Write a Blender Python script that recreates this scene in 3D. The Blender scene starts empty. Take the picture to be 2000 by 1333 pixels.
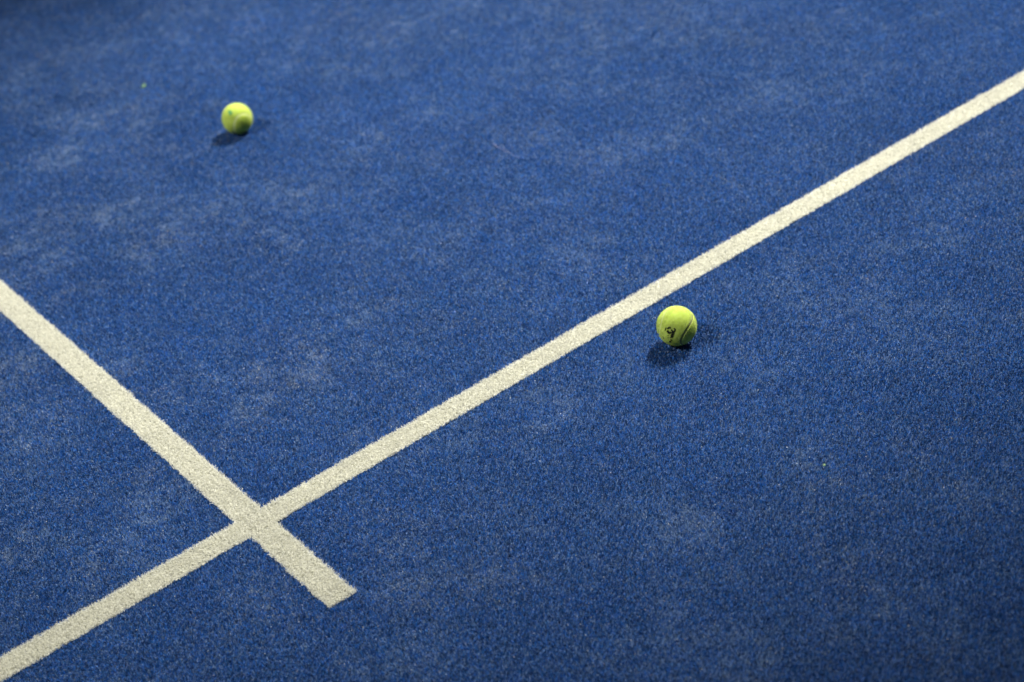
import bpy, bmesh, math
import numpy as np
from mathutils import Matrix, Vector

# ------------------------------------------------------------------ camera
scene = bpy.context.scene
CAM_POS = np.array([-0.72229023, -1.91907212, 1.6056227])
CAM_R = np.array([0.77899976, -0.61137168, -0.13922657])
CAM_U = np.array([0.44040419, 0.37543625, 0.81553159])
CAM_F = np.array([0.44632222, 0.69661487, -0.5617154])
FPX = 3310.74                                  # focal length in pixels of a 2000 px wide frame

cam_data = bpy.data.cameras.new("camera")
cam_data.sensor_width = 36.0
cam_data.lens = FPX / 2000 * 36
cam_data.clip_start = 0.05
cam_data.clip_end = 1000.0
cam_data.dof.use_dof = True
cam_data.dof.focus_distance = 2.62
cam_data.dof.aperture_fstop = 3.0
cam = bpy.data.objects.new("camera", cam_data)
scene.collection.objects.link(cam)
cam.matrix_world = Matrix((
    (CAM_R[0], CAM_U[0], -CAM_F[0], CAM_POS[0]),
    (CAM_R[1], CAM_U[1], -CAM_F[1], CAM_POS[1]),
    (CAM_R[2], CAM_U[2], -CAM_F[2], CAM_POS[2]),
    (0, 0, 0, 1)))
scene.camera = cam

# ------------------------------------------------------------------ world: dim evening sky over a floodlit court
world = bpy.data.worlds.new("World")
scene.world = world
world.use_nodes = True
wn = world.node_tree.nodes
sky = wn.new("ShaderNodeTexSky")
sky.sky_type = 'NISHITA'
sky.sun_disc = False
sky.sun_elevation = math.radians(12)
sky.sun_rotation = math.radians(77)
wn["Background"].inputs["Strength"].default_value = 0.030
world.node_tree.links.new(sky.outputs["Color"], wn["Background"].inputs["Color"])

scene.view_settings.view_transform = 'Standard'
scene.view_settings.look = 'None'
scene.view_settings.exposure = 0.0
scene.view_settings.gamma = 1.0

# ------------------------------------------------------------------ the two floodlight masts that throw the two shadows
def floodlight(pos, target, watts, colour, radius, cone, blend):
    d = bpy.data.lights.new("floodlight", 'SPOT')
    d.energy = watts
    d.color = colour
    d.shadow_soft_size = radius
    d.spot_size = math.radians(cone)
    d.spot_blend = blend
    o = bpy.data.objects.new("floodlight", d)
    scene.collection.objects.link(o)
    o.location = pos
    v = Vector(target) - Vector(pos)
    o.rotation_euler = v.to_track_quat('-Z', 'Y').to_euler()
    return o

floodlight((6.75, 1.59, 7.26), (1.27, 0.78, 0), 14600, (1.0, 0.975, 0.93), 0.14, 26.0, 1.0)
floodlight((-5.1, 1.7, 7.0), (1.1, 0.75, 0), 4500, (1.0, 0.975, 0.93), 0.14, 28.5, 1.0)

# ------------------------------------------------------------------ helpers
rng = np.random.default_rng(7)
C = scene.collection

def tag(o, label=None, category=None, group=None, kind=None):
    if label: o["label"] = label
    if category: o["category"] = category
    if group: o["group"] = group
    if kind: o["kind"] = kind
    return o

def link(o, parent=None):
    C.objects.link(o)
    if parent is not None:
        o.parent = parent
    return o

def material(name, colour=(0.5, 0.5, 0.5), rough=0.6, spec=0.3, attr=None, sheen=0.0, translucent=0.0):
    m = bpy.data.materials.new(name)
    m.use_nodes = True
    b = m.node_tree.nodes["Principled BSDF"]
    b.inputs["Base Color"].default_value = (*colour, 1)
    b.inputs["Roughness"].default_value = rough
    b.inputs["Specular IOR Level"].default_value = spec
    if sheen:
        b.inputs["Sheen Weight"].default_value = sheen
        b.inputs["Sheen Roughness"].default_value = 0.45
    if attr:
        a = m.node_tree.nodes.new("ShaderNodeAttribute")
        a.attribute_name = attr
        m.node_tree.links.new(a.outputs["Color"], b.inputs["Base Color"])
        if translucent:                        # thin plastic fibres let light through
            t = m.node_tree.nodes.new("ShaderNodeBsdfTranslucent")
            mix = m.node_tree.nodes.new("ShaderNodeMixShader")
            mix.inputs[0].default_value = translucent
            m.node_tree.links.new(a.outputs["Color"], t.inputs["Color"])
            m.node_tree.links.new(b.outputs[0], mix.inputs[1])
            m.node_tree.links.new(t.outputs[0], mix.inputs[2])
            m.node_tree.links.new(mix.outputs[0], m.node_tree.nodes["Material Output"].inputs["Surface"])
    return m

def raw_mesh(name, verts, loops, sizes, face_cols=None, smooth=False):
    """mesh from flat arrays; face_cols is one colour per face"""
    me = bpy.data.meshes.new(name)
    n = len(verts)
    me.vertices.add(n)
    me.vertices.foreach_set("co", np.ascontiguousarray(verts, np.float32).ravel())
    me.loops.add(len(loops))
    me.loops.foreach_set("vertex_index", np.ascontiguousarray(loops, np.int32))
    starts = np.concatenate([[0], np.cumsum(sizes)[:-1]]).astype(np.int32)
    me.polygons.add(len(sizes))
    me.polygons.foreach_set("loop_start", starts)
    me.update(calc_edges=True)
    if face_cols is not None:
        at = me.attributes.new("fibre_colour", 'FLOAT_COLOR', 'FACE')
        c4 = np.ones((len(sizes), 4), np.float32)
        c4[:, :3] = face_cols
        at.data.foreach_set("color", c4.ravel())
    if smooth:
        me.polygons.foreach_set("use_smooth", np.ones(len(sizes), bool))
    return me

# ---- value noise on the ground plane (metres)
_tab = np.random.default_rng(11).random((256, 256))
def vnoise(x, y):
    xi = np.floor(x).astype(int); yi = np.floor(y).astype(int)
    fx = x - xi; fy = y - yi
    fx = fx * fx * (3 - 2 * fx); fy = fy * fy * (3 - 2 * fy)
    a = _tab[xi & 255, yi & 255]; b = _tab[(xi + 1) & 255, yi & 255]
    c = _tab[xi & 255, (yi + 1) & 255]; d = _tab[(xi + 1) & 255, (yi + 1) & 255]
    return (a * (1 - fx) + b * fx) * (1 - fy) + (c * (1 - fx) + d * fx) * fy
def fbm(x, y, size, octaves=4):
    s = 0; w = 0.5; t = 0
    for k in range(octaves):
        a = 0.6 + 1.1 * k
        u = (x * math.cos(a) - y * math.sin(a)) / size + 17.3 * k
        v = (x * math.sin(a) + y * math.cos(a)) / size + 5.7 * k
        s = s + w * vnoise(u, v); t += w
        w *= 0.55; size *= 0.47
    return s / t

def project(P):
    d = P - CAM_POS
    z = d @ CAM_F
    return 1000 + FPX * (d @ CAM_R) / z, 666.5 - FPX * (d @ CAM_U) / z, z

# sand-dusted spots of the court, in metres: x, y, radius, strength
DUST = [
    (0.356, 1.373, 0.049, 0.50), (0.285, 1.447, 0.056, 0.35), (0.514, 1.474, 0.072, 0.30), (0.284, 1.069, 0.058, 0.60),
    (0.355, 0.979, 0.064, 0.50), (0.289, 0.877, 0.069, 0.40), (0.120, 1.086, 0.089, 0.35), (0.145, 0.995, 0.050, 0.40),
    (0.248, 0.841, 0.049, 0.40), (0.596, 0.853, 0.065, 0.45), (0.475, 0.677, 0.049, 0.40), (0.320, 0.291, 0.044, 0.50),
    (0.218, 0.296, 0.076, 0.50), (0.254, 0.254, 0.043, 0.50), (0.067, 0.403, 0.043, 0.30), (0.081, 0.410, 0.044, 0.30),
    (-0.154, 0.424, 0.063, 0.35), (-0.090, 0.199, 0.070, 0.40), (-0.085, 0.122, 0.059, 0.30), (-0.258, 0.257, 0.059, 0.35),
    (0.268, -0.029, 0.050, 0.35), (0.137, -0.188, 0.066, 0.40), (0.079, -0.284, 0.045, 0.50), (0.406, 0.357, 0.068, 0.35),
    (0.377, 0.202, 0.054, 0.30), (0.493, -0.125, 0.056, 0.40), (0.457, -0.143, 0.040, 0.40), (0.760, -0.244, 0.052, 0.45),
    (1.258, -0.253, 0.044, 0.60), (1.160, -0.212, 0.044, 0.40), (1.020, -0.117, 0.055, 0.35), (0.441, -0.468, 0.055, 0.45),
    (0.458, -0.503, 0.036, 0.40), (0.379, -0.481, 0.036, 0.35), (0.637, -0.531, 0.056, 0.35), (0.807, -0.595, 0.085, 0.35),
    (0.523, -0.840, 0.050, 0.40), (0.506, -0.767, 0.060, 0.30), (0.330, -0.733, 0.050, 0.40), (0.185, -0.596, 0.042, 0.40),
    (0.290, -0.651, 0.059, 0.35), (0.777, -0.769, 0.036, 0.30), (0.363, -0.037, 0.051, 0.25), (0.280, -0.276, 0.066, 0.20),
    (0.633, -0.139, 0.073, 0.25), (0.730, -0.355, 0.090, 0.20), (0.888, 1.413, 0.089, 0.20), (1.149, 1.324, 0.091, 0.20),
    (1.434, 0.910, 0.174, 0.30), (1.587, 0.735, 0.171, 0.30), (1.489, 0.326, 0.130, 0.25), (1.332, 0.541, 0.107, 0.20),
    (0.987, -0.333, 0.094, 0.25), (0.689, -0.553, 0.066, 0.25), (1.051, 0.603, 0.052, 0.30), (0.981, 0.942, 0.083, 0.20),
    (-0.040, 0.735, 0.069, 0.20), (-0.112, -0.144, 0.064, 0.25), (-0.081, -0.221, 0.054, 0.25), (0.006, -0.424, 0.051, 0.20),
    (-0.188, 0.095, 0.058, 0.20), (0.082, 0.219, 0.062, 0.25)]
def dust(x, y):
    """0..1: how much pale infill dust lies in the pile"""
    n = 0.55 * fbm(x, y, 0.20) + 0.45 * fbm(x + 9.1, y - 3.3, 0.055, 3)
    v = np.clip((n - 0.47) / 0.26, 0, 1) ** 1.2 * 0.42
    fine = fbm(x - 4.2, y + 8.8, 0.03, 3)
    for (cx, cy, r, s) in DUST:
        g = np.exp(-((x - cx) ** 2 + (y - cy) ** 2) / (r * r))
        v = v + s * g * np.clip((fine - 0.25) / 0.4, 0.1, 1.2)
    dapple = fbm(x + 13.7, y - 2.9, 0.013, 3)
    v = v * (1.0 + 0.35 * np.clip((0.75 - x + 0.3 * y) / 0.8, 0, 1))      # dustier on this side of the centre line
    v = v * np.clip((dapple - 0.28) / 0.26, 0.05, 1.7)
    return np.clip(v, 0, 1)

# ------------------------------------------------------------------ court ground
def ground_material():
    m = material("court_ground", (0.012, 0.04, 0.16), 0.8, 0.2)
    nt = m.node_tree; b = nt.nodes["Principled BSDF"]
    geo = nt.nodes.new("ShaderNodeNewGeometry")
    n1 = nt.nodes.new("ShaderNodeTexNoise"); n1.inputs["Scale"].default_value = 420; n1.inputs["Detail"].default_value = 3
    n2 = nt.nodes.new("ShaderNodeTexNoise"); n2.inputs["Scale"].default_value = 9; n2.inputs["Detail"].default_value = 5
    nt.links.new(geo.outputs["Position"], n1.inputs["Vector"])
    nt.links.new(geo.outputs["Position"], n2.inputs["Vector"])
    mul = nt.nodes.new("ShaderNodeMath"); mul.operation = 'MULTIPLY_ADD'
    mul.inputs[1].default_value = 0.6
    nt.links.new(n2.outputs["Fac"], mul.inputs[0]); nt.links.new(n1.outputs["Fac"], mul.inputs[2])
    r = nt.nodes.new("ShaderNodeValToRGB")
    r.color_ramp.elements[0].position = 0.55; r.color_ramp.elements[0].color = (0.010, 0.036, 0.15, 1)
    r.color_ramp.elements[1].position = 1.05; r.color_ramp.elements[1].color = (0.05, 0.10, 0.22, 1)
    nt.links.new(mul.outputs[0], r.inputs["Fac"]); nt.links.new(r.outputs["Color"], b.inputs["Base Color"])
    return m

bm = bmesh.new()
bmesh.ops.create_grid(bm, x_segments=40, y_segments=40, size=150)
me = bpy.data.meshes.new("court_ground"); bm.to_mesh(me); bm.free()
me.materials.append(ground_material())
ground = link(bpy.data.objects.new("court_ground", me))
ground.location = (0, 0, -0.0062)
tag(ground, kind="structure")

# ------------------------------------------------------------------ pile: curled fibres, one mesh per kind of fibre
LINE_HALF = 0.025
LINE_END = -0.2440
def in_service(x, y):
    return np.abs(y) < LINE_HALF
def in_centre(x, y):
    return (np.abs(x) < LINE_HALF) & (y > LINE_END)

def fibres(x, y, root_z, top_lo, top_hi, reach_lo, reach_hi, width, lean=None):
    """curled fibres: 5 verts each (two at the root, two half way, one at the tip)"""
    n = len(x)
    phi = rng.uniform(0, 2 * np.pi, n)
    if lean is not None:
        phi = lean + rng.vonmises(0, 0.5, n)
    reach = rng.uniform(reach_lo, reach_hi, n)
    tip = rng.uniform(top_lo, top_hi, n)
    dx, dy = np.cos(phi), np.sin(phi)
    curl = rng.normal(0, 0.35, n) * reach
    mz = root_z + (tip - root_z) * rng.uniform(0.6, 1.0, n)
    mx = x + dx * reach * 0.42 - dy * curl; my = y + dy * reach * 0.42 + dx * curl
    tx = x + dx * reach; ty = y + dy * reach
    tw = phi + np.pi / 2 + rng.normal(0, 0.6, n)
    wx, wy = np.cos(tw), np.sin(tw)
    wz = rng.normal(0, 0.35, n)
    w = width * rng.uniform(0.7, 1.25, n) / 2
    V = np.empty((n, 5, 3), np.float32)
    rz = root_z
    V[:, 0] = np.stack([x - wx * w, y - wy * w, np.full(n, rz)], 1)
    V[:, 1] = np.stack([x + wx * w, y + wy * w, np.full(n, rz)], 1)
    V[:, 2] = np.stack([mx + wx * w * .9, my + wy * w * .9, mz + wz * w], 1)
    V[:, 3] = np.stack([mx - wx * w * .9, my - wy * w * .9, mz - wz * w], 1)
    V[:, 4] = np.stack([tx, ty, tip], 1)
    return V

def fibre_mesh(name, V, cols):
    n = len(V)
    base = (np.arange(n) * 5)[:, None]
    loops = (base + np.array([0, 1, 2, 3, 3, 2, 4])).ravel()
    sizes = np.tile(np.array([4, 3]), n)
    return raw_mesh(name, V.reshape(-1, 3), loops, sizes, np.repeat(cols, 2, axis=0))

def scatter(pitch, x0, x1, y0, y1):
    nx = int((x1 - x0) / pitch); ny = int((y1 - y0) / pitch)
    gx, gy = np.meshgrid(np.arange(nx), np.arange(ny))
    gx = gx.ravel() + rng.uniform(-.5, .5, gx.size); gy = gy.ravel() + rng.uniform(-.5, .5, gy.size)
    return x0 + gx * pitch, y0 + gy * pitch

def zone(x, y):
    px, py, z = project(np.stack([x, y, np.zeros_like(x)], 1))
    infr = (z > 0.3) & (px > -260) & (px < 2260) & (py > -230) & (py < 1560)
    return infr, z

def turf_colours(x, y, k):
    """per-fibre colour: dyed blue with dye variation, a share of fibres greyed by infill dust"""
    n = len(x)
    tuft = np.repeat(rng.normal(0, 1, n // k), k)
    v = np.exp(0.36 * tuft + 0.44 * rng.normal(0, 1, n) - 0.18)
    v = np.minimum(v, 1.9)
    nap = (0.84 + 0.32 * fbm(x + 3, y - 7, 0.45, 3)) * (0.80 + 0.40 * fbm(x - 6, y + 2, 0.016, 3))
    base = np.array([0.010, 0.072, 0.250])
    hue = rng.uniform(-1, 1, n)[:, None] * np.array([0.004, 0.014, -0.01])
    col = (base + hue) * (v * nap)[:, None]
    d = dust(x, y)
    share = rng.random(n) < (0.13 + 0.55 * d)
    amount = np.where(share, rng.uniform(0.35, 1.0, n), 0.03 * d)[:, None]
    warm = np.clip((fbm(x + 2.2, y + 6.1, 0.16, 2) - 0.55) / 0.15, 0, 0.35)[:, None]
    pale = np.array([0.19, 0.285, 0.43]) * (1 - warm) + np.array([0.26, 0.30, 0.34]) * warm + rng.normal(0, 1, n)[:, None] * np.array([0.035, 0.025, 0.015])
    col = col * (1 - amount) + pale * amount
    return np.clip(col, 0.002, 0.8)

def blue_pile():
    parts, cols = [], []
    for pitch, zlo, zhi, width in ((0.0026, 0, 9, 0.0010),):
        x, y = scatter(pitch, -1.3, 3.3, -1.9, 3.3)
        ok, z = zone(x, y)
        ok &= (z >= zlo) & (z < zhi)
        x, y = x[ok], y[ok]
        K = 3
        x = np.repeat(x, K) + rng.normal(0, 0.0007, len(x) * K)
        y = np.repeat(y, K) + rng.normal(0, 0.0007, len(y) * K)
        c = turf_colours(x, y, K)
        lean = 2 * np.pi * fbm(x - 20, y + 14, 0.30, 3) * 2.0
        keep = ~(in_service(x, y) | in_centre(x, y))
        V = fibres(x[keep], y[keep], -0.0054, -0.0030, 0.0004, 0.0010, 0.0040, width, lean[keep])
        parts.append(V); cols.append(c[keep])
    # thinner, coarser pile beyond the frame
    x, y = scatter(0.0085, -4.0, 6.0, -4.0, 7.0)
    ok, z = zone(x, y)
    x, y = x[~ok], y[~ok]
    x = np.repeat(x, 2) + rng.normal(0, 0.002, len(x) * 2); y = np.repeat(y, 2) + rng.normal(0, 0.002, len(y) * 2)
    c = turf_colours(x, y, 2)
    keep = ~(in_service(x, y) | in_centre(x, y))
    parts.append(fibres(x[keep], y[keep], -0.0060, -0.0032, 0.0006, 0.004, 0.010, 0.0040)); cols.append(c[keep])
    V = np.concatenate(parts); c = np.concatenate(cols)
    me = fibre_mesh("blue_turf", V, c)
    me.materials.append(material("blue_fibre", rough=0.40, spec=0.3, translucent=0.3, attr="fibre_colour"))
    o = link(bpy.data.objects.new("blue_turf", me))
    tag(o, "short blue artificial turf dusted with pale sand, covering the whole court", "turf", kind="stuff")

blue_pile()

# ------------------------------------------------------------------ white lines: strips of cream pile let into the turf
line_fibre = material("cream_fibre", rough=0.6, spec=0.2, translucent=0.65, attr="fibre_colour")

def white_line(label, rects, inner, coarse_rects):
    Vs, cs = [], []
    def add(x0, x1, y0, y1, pitch, K, width, reach):
        x, y = scatter(pitch, x0, x1, y0, y1)
        x = np.clip(x, x0, x1); y = np.clip(y, y0, y1)
        x, y = x + 0.004 * (fbm(x + 31, y, 0.012, 2) - .5), y + 0.004 * (fbm(x, y + 47, 0.012, 2) - .5)   # the cut edge wanders
        x = np.repeat(x, K) + rng.normal(0, 0.0007, len(x) * K)
        y = np.repeat(y, K) + rng.normal(0, 0.0007, len(y) * K)
        V = fibres(x, y, -0.0046, -0.0006, 0.0007, 0.0016, reach, width)
        n = len(x)
        v = np.exp(0.04 * rng.normal(0, 1, n)) * (0.95 + 0.1 * fbm(x, y, 0.08, 3))
        col = np.array([0.73, 0.725, 0.64]) * v[:, None]
        speck = rng.random(n) < 0.025
        col[speck] *= rng.uniform(0.45, 0.8, speck.sum())[:, None]
        Vs.append(V); cs.append(np.clip(col, 0, 0.82))
    for r in rects: add(*r, 0.0021, 3, 0.0012, 0.0056)
    for r in coarse_rects: add(*r, 0.006, 2, 0.0042, 0.008)
    V = np.concatenate(Vs); c = np.concatenate(cs)
    n = len(V)
    base = (np.arange(n) * 5)[:, None]
    loops = (base + np.array([0, 1, 2, 3, 3, 2, 4])).ravel()
    sizes = np.tile(np.array([4, 3]), n)
    verts = V.reshape(-1, 3); cols = np.repeat(c, 2, axis=0)
    # woven backing of the strip
    for (x0, x1, y0, y1) in rects + coarse_rects:
        if x1 - x0 < y1 - y0: x0, x1 = x0 + .002, x1 - .002
        else: y0, y1 = y0 + .002, y1 - .002
        k = len(verts)
        verts = np.concatenate([verts, np.array([[x0, y0, -.0050], [x1, y0, -.0050], [x1, y1, -.0050], [x0, y1, -.0050]], np.float32)])
        loops = np.concatenate([loops, np.arange(k, k + 4)]); sizes = np.concatenate([sizes, [4]])
        cols = np.concatenate([cols, [[0.72, 0.71, 0.62]]])
    me = raw_mesh("court_line", verts, loops, sizes, cols)
    me.materials.append(line_fibre)
    o = link(bpy.data.objects.new("court_line", me))
    tag(o, label, "court line", "white lines of the court")

h = LINE_HALF - 0.0012
white_line("long cream white line running right across the blue turf, past the printed ball",
           [(-0.95, 2.75, -h, h)], None, [(-4.0, -0.952, -h, h), (2.752, 6.0, -h, h)])
white_line("cream white line with a square cut end just past where it crosses the longer line",
           [(-h, h, LINE_END + 0.001, -h + 0.0004), (-h, h, h - 0.0004, 1.35)], None, [(-h, h, 1.352, 7.0)])

# ------------------------------------------------------------------ loose sand grains caught in the pile
def sand():
    N = 150000
    x = rng.uniform(-1.0, 3.0, N); y = rng.uniform(-1.5, 2.8, N)
    ok, _ = zone(x, y)
    ok &= rng.random(N) < (0.04 + 0.9 * dust(x, y))
    ok &= ~(in_service(x, y) | in_centre(x, y))
    x, y = x[ok], y[ok]; n = len(x)
    r = rng.uniform(0.00030, 0.00080, n)
    z = rng.uniform(-0.0016, 0.0004, n)
    octa = np.array([[1, 0, 0], [-1, 0, 0], [0, 1, 0], [0, -1, 0], [0, 0, 1], [0, 0, -1]], float)
    V = np.stack([x, y, z], 1)[:, None] + octa[None] * r[:, None, None] * rng.uniform(.7, 1.3, (n, 6, 1))
    tri = np.array([0, 2, 4, 2, 1, 4, 1, 3, 4, 3, 0, 4, 2, 0, 5, 1, 2, 5, 3, 1, 5, 0, 3, 5])
    loops = ((np.arange(n) * 6)[:, None] + tri).ravel()
    pal = np.array([[.62, .61, .56], [.52, .48, .40], [.56, .50, .48], [.46, .48, .40], [.60, .64, .68]])
    col = pal[rng.integers(0, 5, n)] * rng.uniform(.7, 1.15, n)[:, None]
    me = raw_mesh("sand_grains", V.reshape(-1, 3), loops, np.full(n * 8, 3), np.repeat(np.clip(col, 0, .8), 8, axis=0))
    me.materials.append(material("sand", rough=0.5, spec=0.4, attr="fibre_colour"))
    tag(link(bpy.data.objects.new("sand_grains", me)), "pale sand grains caught in the blue turf", "sand", kind="stuff")
sand()

# ------------------------------------------------------------------ tennis balls
BALL_R = 0.0326
def seam_curve(n=720):
    t = np.linspace(0, 2 * np.pi, n, endpoint=False)
    a, b = 0.80, 0.20
    c = 2 * math.sqrt(a * b)
    return np.stack([a * np.cos(t) + b * np.cos(3 * t), a * np.sin(t) - b * np.sin(3 * t), c * np.sin(2 * t)], 1)

def quat_matrix(q):
    q = np.array(q) / np.linalg.norm(q); w, x, y, z = q
    return np.array([[1 - 2 * (y * y + z * z), 2 * (x * y - z * w), 2 * (x * z + y * w)],
                     [2 * (x * y + z * w), 1 - 2 * (x * x + z * z), 2 * (y * z - x * w)],
                     [2 * (x * z - y * w), 2 * (y * z + x * w), 1 - 2 * (x * x + y * y)]])

def felt_material(name, colour):
    m = material(name, colour, 0.95, 0.1, sheen=0.15)
    nt = m.node_tree; b = nt.nodes["Principled BSDF"]
    b.inputs["Subsurface Weight"].default_value = 0.9
    if "Diffuse Roughness" in b.inputs: b.inputs["Diffuse Roughness"].default_value = 1.0
    b.inputs["Subsurface Radius"].default_value = (1.0, 1.0, 0.5)
    b.inputs["Subsurface Scale"].default_value = 0.020
    b.inputs["Sheen Tint"].default_value = (0.85, 1.0, 0.45, 1)
    tc = nt.nodes.new("ShaderNodeTexCoord")
    n1 = nt.nodes.new("ShaderNodeTexNoise"); n1.inputs["Scale"].default_value = 90; n1.inputs["Detail"].default_value = 4
    n2 = nt.nodes.new("ShaderNodeTexNoise"); n2.inputs["Scale"].default_value = 700; n2.inputs["Detail"].default_value = 3
    nt.links.new(tc.outputs["Object"], n1.inputs["Vector"]); nt.links.new(tc.outputs["Object"], n2.inputs["Vector"])
    r = nt.nodes.new("ShaderNodeValToRGB")
    c = np.array(colour)
    r.color_ramp.elements[0].position = 0.3; r.color_ramp.elements[0].color = (*(c * 0.84), 1)
    r.color_ramp.elements[1].position = 0.7; r.color_ramp.elements[1].color = (*np.minimum(c * 1.12, .85), 1)
    nt.links.new(n1.outputs["Fac"], r.inputs["Fac"]); nt.links.new(r.outputs["Color"], b.inputs["Base Color"])
    bump = nt.nodes.new("ShaderNodeBump"); bump.inputs["Strength"].default_value = 0.35; bump.inputs["Distance"].default_value = 0.0006
    nt.links.new(n2.outputs["Fac"], bump.inputs["Height"]); nt.links.new(bump.outputs["Normal"], b.inputs["Normal"])
    return m

def stroke_mask(px, py, strokes, rough):
    """which cells of a fine grid lie inside worn printed strokes"""
    inside = np.zeros(px.shape, bool)
    for pts, w in strokes:
        pts = np.array(pts, float)
        if len(pts) == 1: pts = np.vstack([pts, pts + 1e-4])
        dmin = np.full(px.shape, 9.)
        for a, b in zip(pts[:-1], pts[1:]):
            ab = b - a
            t = np.clip(((px - a[0]) * ab[0] + (py - a[1]) * ab[1]) / (ab @ ab), 0, 1)
            dmin = np.minimum(dmin, np.hypot(px - a[0] - t * ab[0], py - a[1] - t * ab[1]))
        inside |= dmin < w / 2 * (1.08 + rough * (rng.random(px.shape) - 0.5) * 2)
    return inside

def make_ball(label, centre, q, felt_col, seam_col, strokes, ink, group, seam_w=1.0):
    root = bpy.data.objects.new("tennis_ball", None)
    root.location = (centre[0], centre[1], centre[2] - BALL_R)
    root.empty_display_size = 0.03
    link(root)
    tag(root, label, "tennis ball", group)
    off = np.array([0, 0, BALL_R])
    # how the ball lies: its own frame expressed in world axes
    w = CAM_POS - centre; w /= np.linalg.norm(w)
    u = CAM_U - (CAM_U @ w) * w; u /= np.linalg.norm(u)
    r = np.cross(u, w)
    F = np.stack([r, u, w], 1)
    S = seam_curve() @ (F @ quat_matrix(q)).T
    # felt
    bm = bmesh.new()
    bmesh.ops.create_icosphere(bm, subdivisions=7, radius=1.0)
    P = np.array([v.co for v in bm.verts]); P /= np.linalg.norm(P, axis=1)[:, None]
    dmin = np.full(len(P), 9.)
    for k in range(0, len(S), 60):
        dd = np.sqrt(np.maximum(0, 2 - 2 * P @ S[k:k + 60].T)).min(1)
        dmin = np.minimum(dmin, dd)
    d = dmin * BALL_R
    rad = BALL_R - 0.0013 * np.clip(1 - (d / 0.0026) ** 2, 0, 1) + 0.00035 * np.exp(-((d - 0.0028) / 0.0012) ** 2)
    rad = rad + 0.00010 * rng.normal(0, 1, len(P))
    Q = P * rad[:, None] + off
    faces = np.array([[v.index for v in f.verts] for f in bm.faces])
    bm.free()
    # loose nap standing off the felt
    n = 36000
    D = rng.normal(size=(n, 3)); D /= np.linalg.norm(D, axis=1)[:, None]
    dn = np.full(n, 9.)
    for k in range(0, len(S), 60):
        dn = np.minimum(dn, np.sqrt(np.maximum(0, 2 - 2 * D @ S[k:k + 60].T)).min(1))
    lx, ly, lz = (D @ F).T
    bare = (lz > 0) & stroke_mask(lx, ly, [(p, w_ + .02) for p, w_ in strokes], 0.2)     # no loose nap over the print
    D = D[(dn * BALL_R > 0.0020) & ~bare]; n = len(D)
    T = np.cross(D, rng.normal(size=(n, 3))); T /= np.linalg.norm(T, axis=1)[:, None]
    B = np.cross(D, T)
    a = D * (BALL_R - 0.0002) + off
    tip = a + D * rng.uniform(.0004, .0019, n)[:, None] + T * rng.normal(0, .0009, n)[:, None]
    hair = np.stack([a - B * .00012, a + B * .00012, tip], 1).reshape(-1, 3)
    hf = len(Q) + np.arange(n * 3).reshape(-1, 3)
    allf = np.concatenate([faces, hf])
    me = raw_mesh("felt", np.concatenate([Q, hair]), allf.ravel(), np.full(len(allf), 3), smooth=True)
    me.materials.append(felt_material("felt", felt_col))
    nap = material("felt_nap", np.array(felt_col) * 1.05, 0.9, 0.1)
    t = nap.node_tree.nodes.new("ShaderNodeBsdfTranslucent"); t.inputs["Color"].default_value = (*(np.array(felt_col) * 1.05), 1)
    mix = nap.node_tree.nodes.new("ShaderNodeMixShader")
    nap.node_tree.links.new(nap.node_tree.nodes["Principled BSDF"].outputs[0], mix.inputs[1])
    nap.node_tree.links.new(t.outputs[0], mix.inputs[2])
    nap.node_tree.links.new(mix.outputs[0], nap.node_tree.nodes["Material Output"].inputs["Surface"])
    me.materials.append(nap)
    mi = np.zeros(len(allf), np.int32); mi[len(faces):] = 1
    me.polygons.foreach_set("material_index", mi)
    link(bpy.data.objects.new("felt", me), root)
    # seam: flat rubber ribbon lying in the groove
    N = len(S)
    tan = np.roll(S, -1, 0) - np.roll(S, 1, 0); tan /= np.linalg.norm(tan, axis=1)[:, None]
    side = np.cross(S, tan)
    prof = [(-.0016, -.0018), (-.0014, -.00070), (-.0007, -.00055), (.0007, -.00055), (.0014, -.00070), (.0016, -.0018)]
    rings = np.stack([S * (BALL_R + dz) + side * dx * seam_w for dx, dz in prof], 1) + off
    k = len(prof)
    groove_shade = np.clip(((S @ F)[:, 0] + 0.1) / 0.3, 0, 1)[:, None]      # shade of the groove painted into the seam colour on one side
    scol = np.array(seam_col[0]) * groove_shade + np.array(seam_col[1]) * (1 - groove_shade)
    i, j = np.meshgrid(np.arange(N), np.arange(k - 1), indexing='ij')
    i2 = (i + 1) % N
    quads = np.stack([i * k + j, i * k + j + 1, i2 * k + j + 1, i2 * k + j], -1).reshape(-1, 4)
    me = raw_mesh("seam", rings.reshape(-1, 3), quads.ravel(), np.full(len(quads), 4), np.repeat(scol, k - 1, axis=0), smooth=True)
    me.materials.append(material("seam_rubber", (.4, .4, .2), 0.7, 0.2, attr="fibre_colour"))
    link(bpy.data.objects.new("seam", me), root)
    # worn print: thin layer of ink on the nap
    s = 0.008
    lo = np.min([p for st, _ in strokes for p in st], 0) - .08; hi = np.max([p for st, _ in strokes for p in st], 0) + .08
    gx, gy = np.meshgrid(np.arange(lo[0], hi[0], s), np.arange(lo[1], hi[1], s), indexing='ij')
    gx = gx.ravel(); gy = gy.ravel()
    m = stroke_mask(gx, gy, strokes, 0.30) & (gx ** 2 + gy ** 2 < .97)
    m &= rng.random(len(m)) > 0.03
    gx, gy = gx[m], gy[m]
    cs = []
    for ax, ay in ((-.5, -.5), (.5, -.5), (.5, .5), (-.5, .5)):
        X, Y = gx + ax * s, gy + ay * s
        L = np.stack([X, Y, np.sqrt(np.maximum(.01, 1 - X * X - Y * Y))], 1)
        cs.append(L @ F.T * (BALL_R + .00042) + off)
    V = np.stack(cs, 1).reshape(-1, 3)
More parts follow.
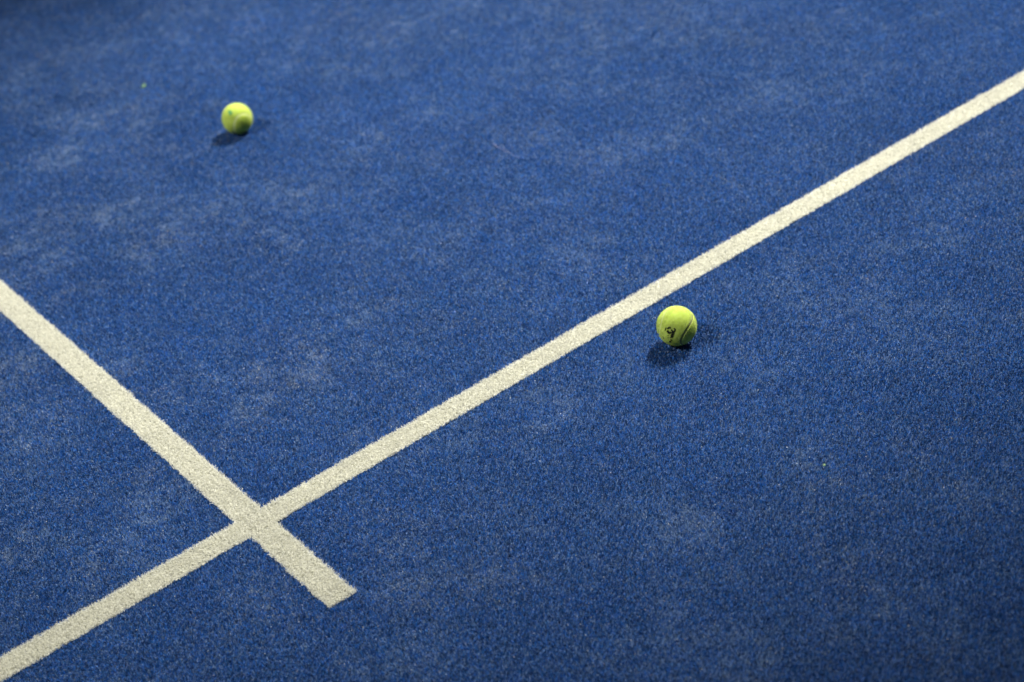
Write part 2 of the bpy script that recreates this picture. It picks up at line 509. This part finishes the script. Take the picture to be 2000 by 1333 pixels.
    top = np.arange(len(V)).reshape(-1, 4)
    me = raw_mesh("printed_mark", V, top.ravel(), np.full(len(top), 4))
    me.materials.append(material("ink", ink, 0.8, 0.1))
    link(bpy.data.objects.new("printed_mark", me), root)
    return root

def zm(pts, w):                       # strokes measured on an enlargement of the near ball
    return [((x - 690) / 550, (620 - y) / 550) for x, y in pts], w / 550
near_print = [
    zm([(405, 675), (383, 740)], 26),
    zm([(456, 690), (488, 666), (514, 678)], 44),
    zm([(448, 762), (468, 800), (502, 815), (524, 800)], 52),
    zm([(550, 735), (590, 778)], 42),
    zm([(628, 700), (652, 722), (640, 765), (605, 800)], 40),
    zm([(602, 790), (564, 905)], 76),
    zm([(460, 885)], 26), zm([(460, 942)], 22), zm([(515, 942)], 24), zm([(340, 950)], 34), zm([(322, 905)], 18),
    zm([(560, 945), (575, 930)], 18), zm([(535, 1000), (555, 1010)], 34), zm([(508, 1045), (530, 1050)], 36), zm([(485, 1076)], 20),
]
GROUP = "tennis balls on the court"
near_ball = make_ball("yellow tennis ball with a black printed mark, resting beside the long white line",
          np.array([0.73637, -0.142345, BALL_R - .0022]), (-0.0106, -0.4776, -0.7734, -0.4167),
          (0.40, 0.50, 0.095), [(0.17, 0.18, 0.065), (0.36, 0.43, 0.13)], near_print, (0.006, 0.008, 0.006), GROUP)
fx = lambda pts, w: ([((x - 822) / 318, (607 - y) / 318) for x, y in pts], w / 318)
far_print = [fx([(650, 470), (690, 470), (705, 495)], 40), fx([(672, 500), (680, 530)], 34)]
far_ball = make_ball("yellow tennis ball with a pale curved seam, lying alone beyond both white lines",
          np.array([0.655356, 1.161555, BALL_R - .0022]), (0.3412, 0.6952, 0.6155, -0.1463),
          (0.405, 0.50, 0.090), [(0.58, 0.62, 0.30), (0.58, 0.62, 0.30)], far_print, (0.06, 0.20, 0.07), GROUP, 0.7)

# ------------------------------------------------------------------ two shreds of felt lost on the turf
def felt_scrap(label, x, y, size):
    n = 90
    D = rng.normal(size=(n, 3)) * np.array([size * .28, size * .22, size * .14])
    T = rng.normal(size=(n, 3)); T /= np.linalg.norm(T, axis=1)[:, None]
    B = np.cross(T, rng.normal(size=(n, 3))); B /= np.linalg.norm(B, axis=1)[:, None]
    L = size * .35; wv = size * .06
    V = np.stack([D - T * L - B * wv, D - T * L + B * wv, D + T * L * .2 + B * wv * 1.3, D + T * L], 1)
    me = raw_mesh("felt_scrap", V.reshape(-1, 3), np.arange(n * 4), np.full(n, 4))
    me.materials.append(felt_material("felt_scrap", (0.36, 0.62, 0.24)))
    o = link(bpy.data.objects.new("felt_scrap", me))
    o.location = (x, y, 0.0014)
    tag(o, label, "felt scrap", "shreds of ball felt on the turf")
felt_scrap("larger yellow green shred of felt on blue turf, left of and behind the far ball", 0.6257, 1.5589, 0.0075)
felt_scrap("tiny yellow green shred of felt on blue turf in front of the printed ball", 0.6604, -0.5391, 0.0036)

# ------------------------------------------------------------------ a stray thread
P = np.array([[0.9638, 0.6580], [0.9630, 0.6449], [0.9629, 0.6345], [0.9627, 0.6138], [0.9618, 0.5908], [0.9623, 0.5696]])
t = np.linspace(0, 1, 40)
ts = np.linspace(0, 1, len(P))
cx = np.interp(t, ts, P[:, 0]) + 0.0012 * np.sin(t * 17); cy = np.interp(t, ts, P[:, 1])
cz = 0.0001 + 0.0012 * np.sin(t * 19 + 1.2) - 0.0010 * t
rad = 0.00038 * (1 - 0.55 * t)
ang = np.linspace(0, 2 * np.pi, 6, endpoint=False)
V = np.stack([cx[:, None] + rad[:, None] * np.cos(ang), np.repeat(cy[:, None], 6, 1), cz[:, None] + rad[:, None] * np.sin(ang)], -1)
i, j = np.meshgrid(np.arange(39), np.arange(6), indexing='ij')
quads = np.stack([i * 6 + j, i * 6 + (j + 1) % 6, (i + 1) * 6 + (j + 1) % 6, (i + 1) * 6 + j], -1).reshape(-1, 4)
me = raw_mesh("thread", V.reshape(-1, 3), quads.ravel(), np.full(len(quads), 4), smooth=True)
me.materials.append(material("thread", (0.28, 0.27, 0.38), 0.7, 0.2))
tag(link(bpy.data.objects.new("thread", me)), "thin pale pink thread on blue turf between far ball and long white line", "thread")
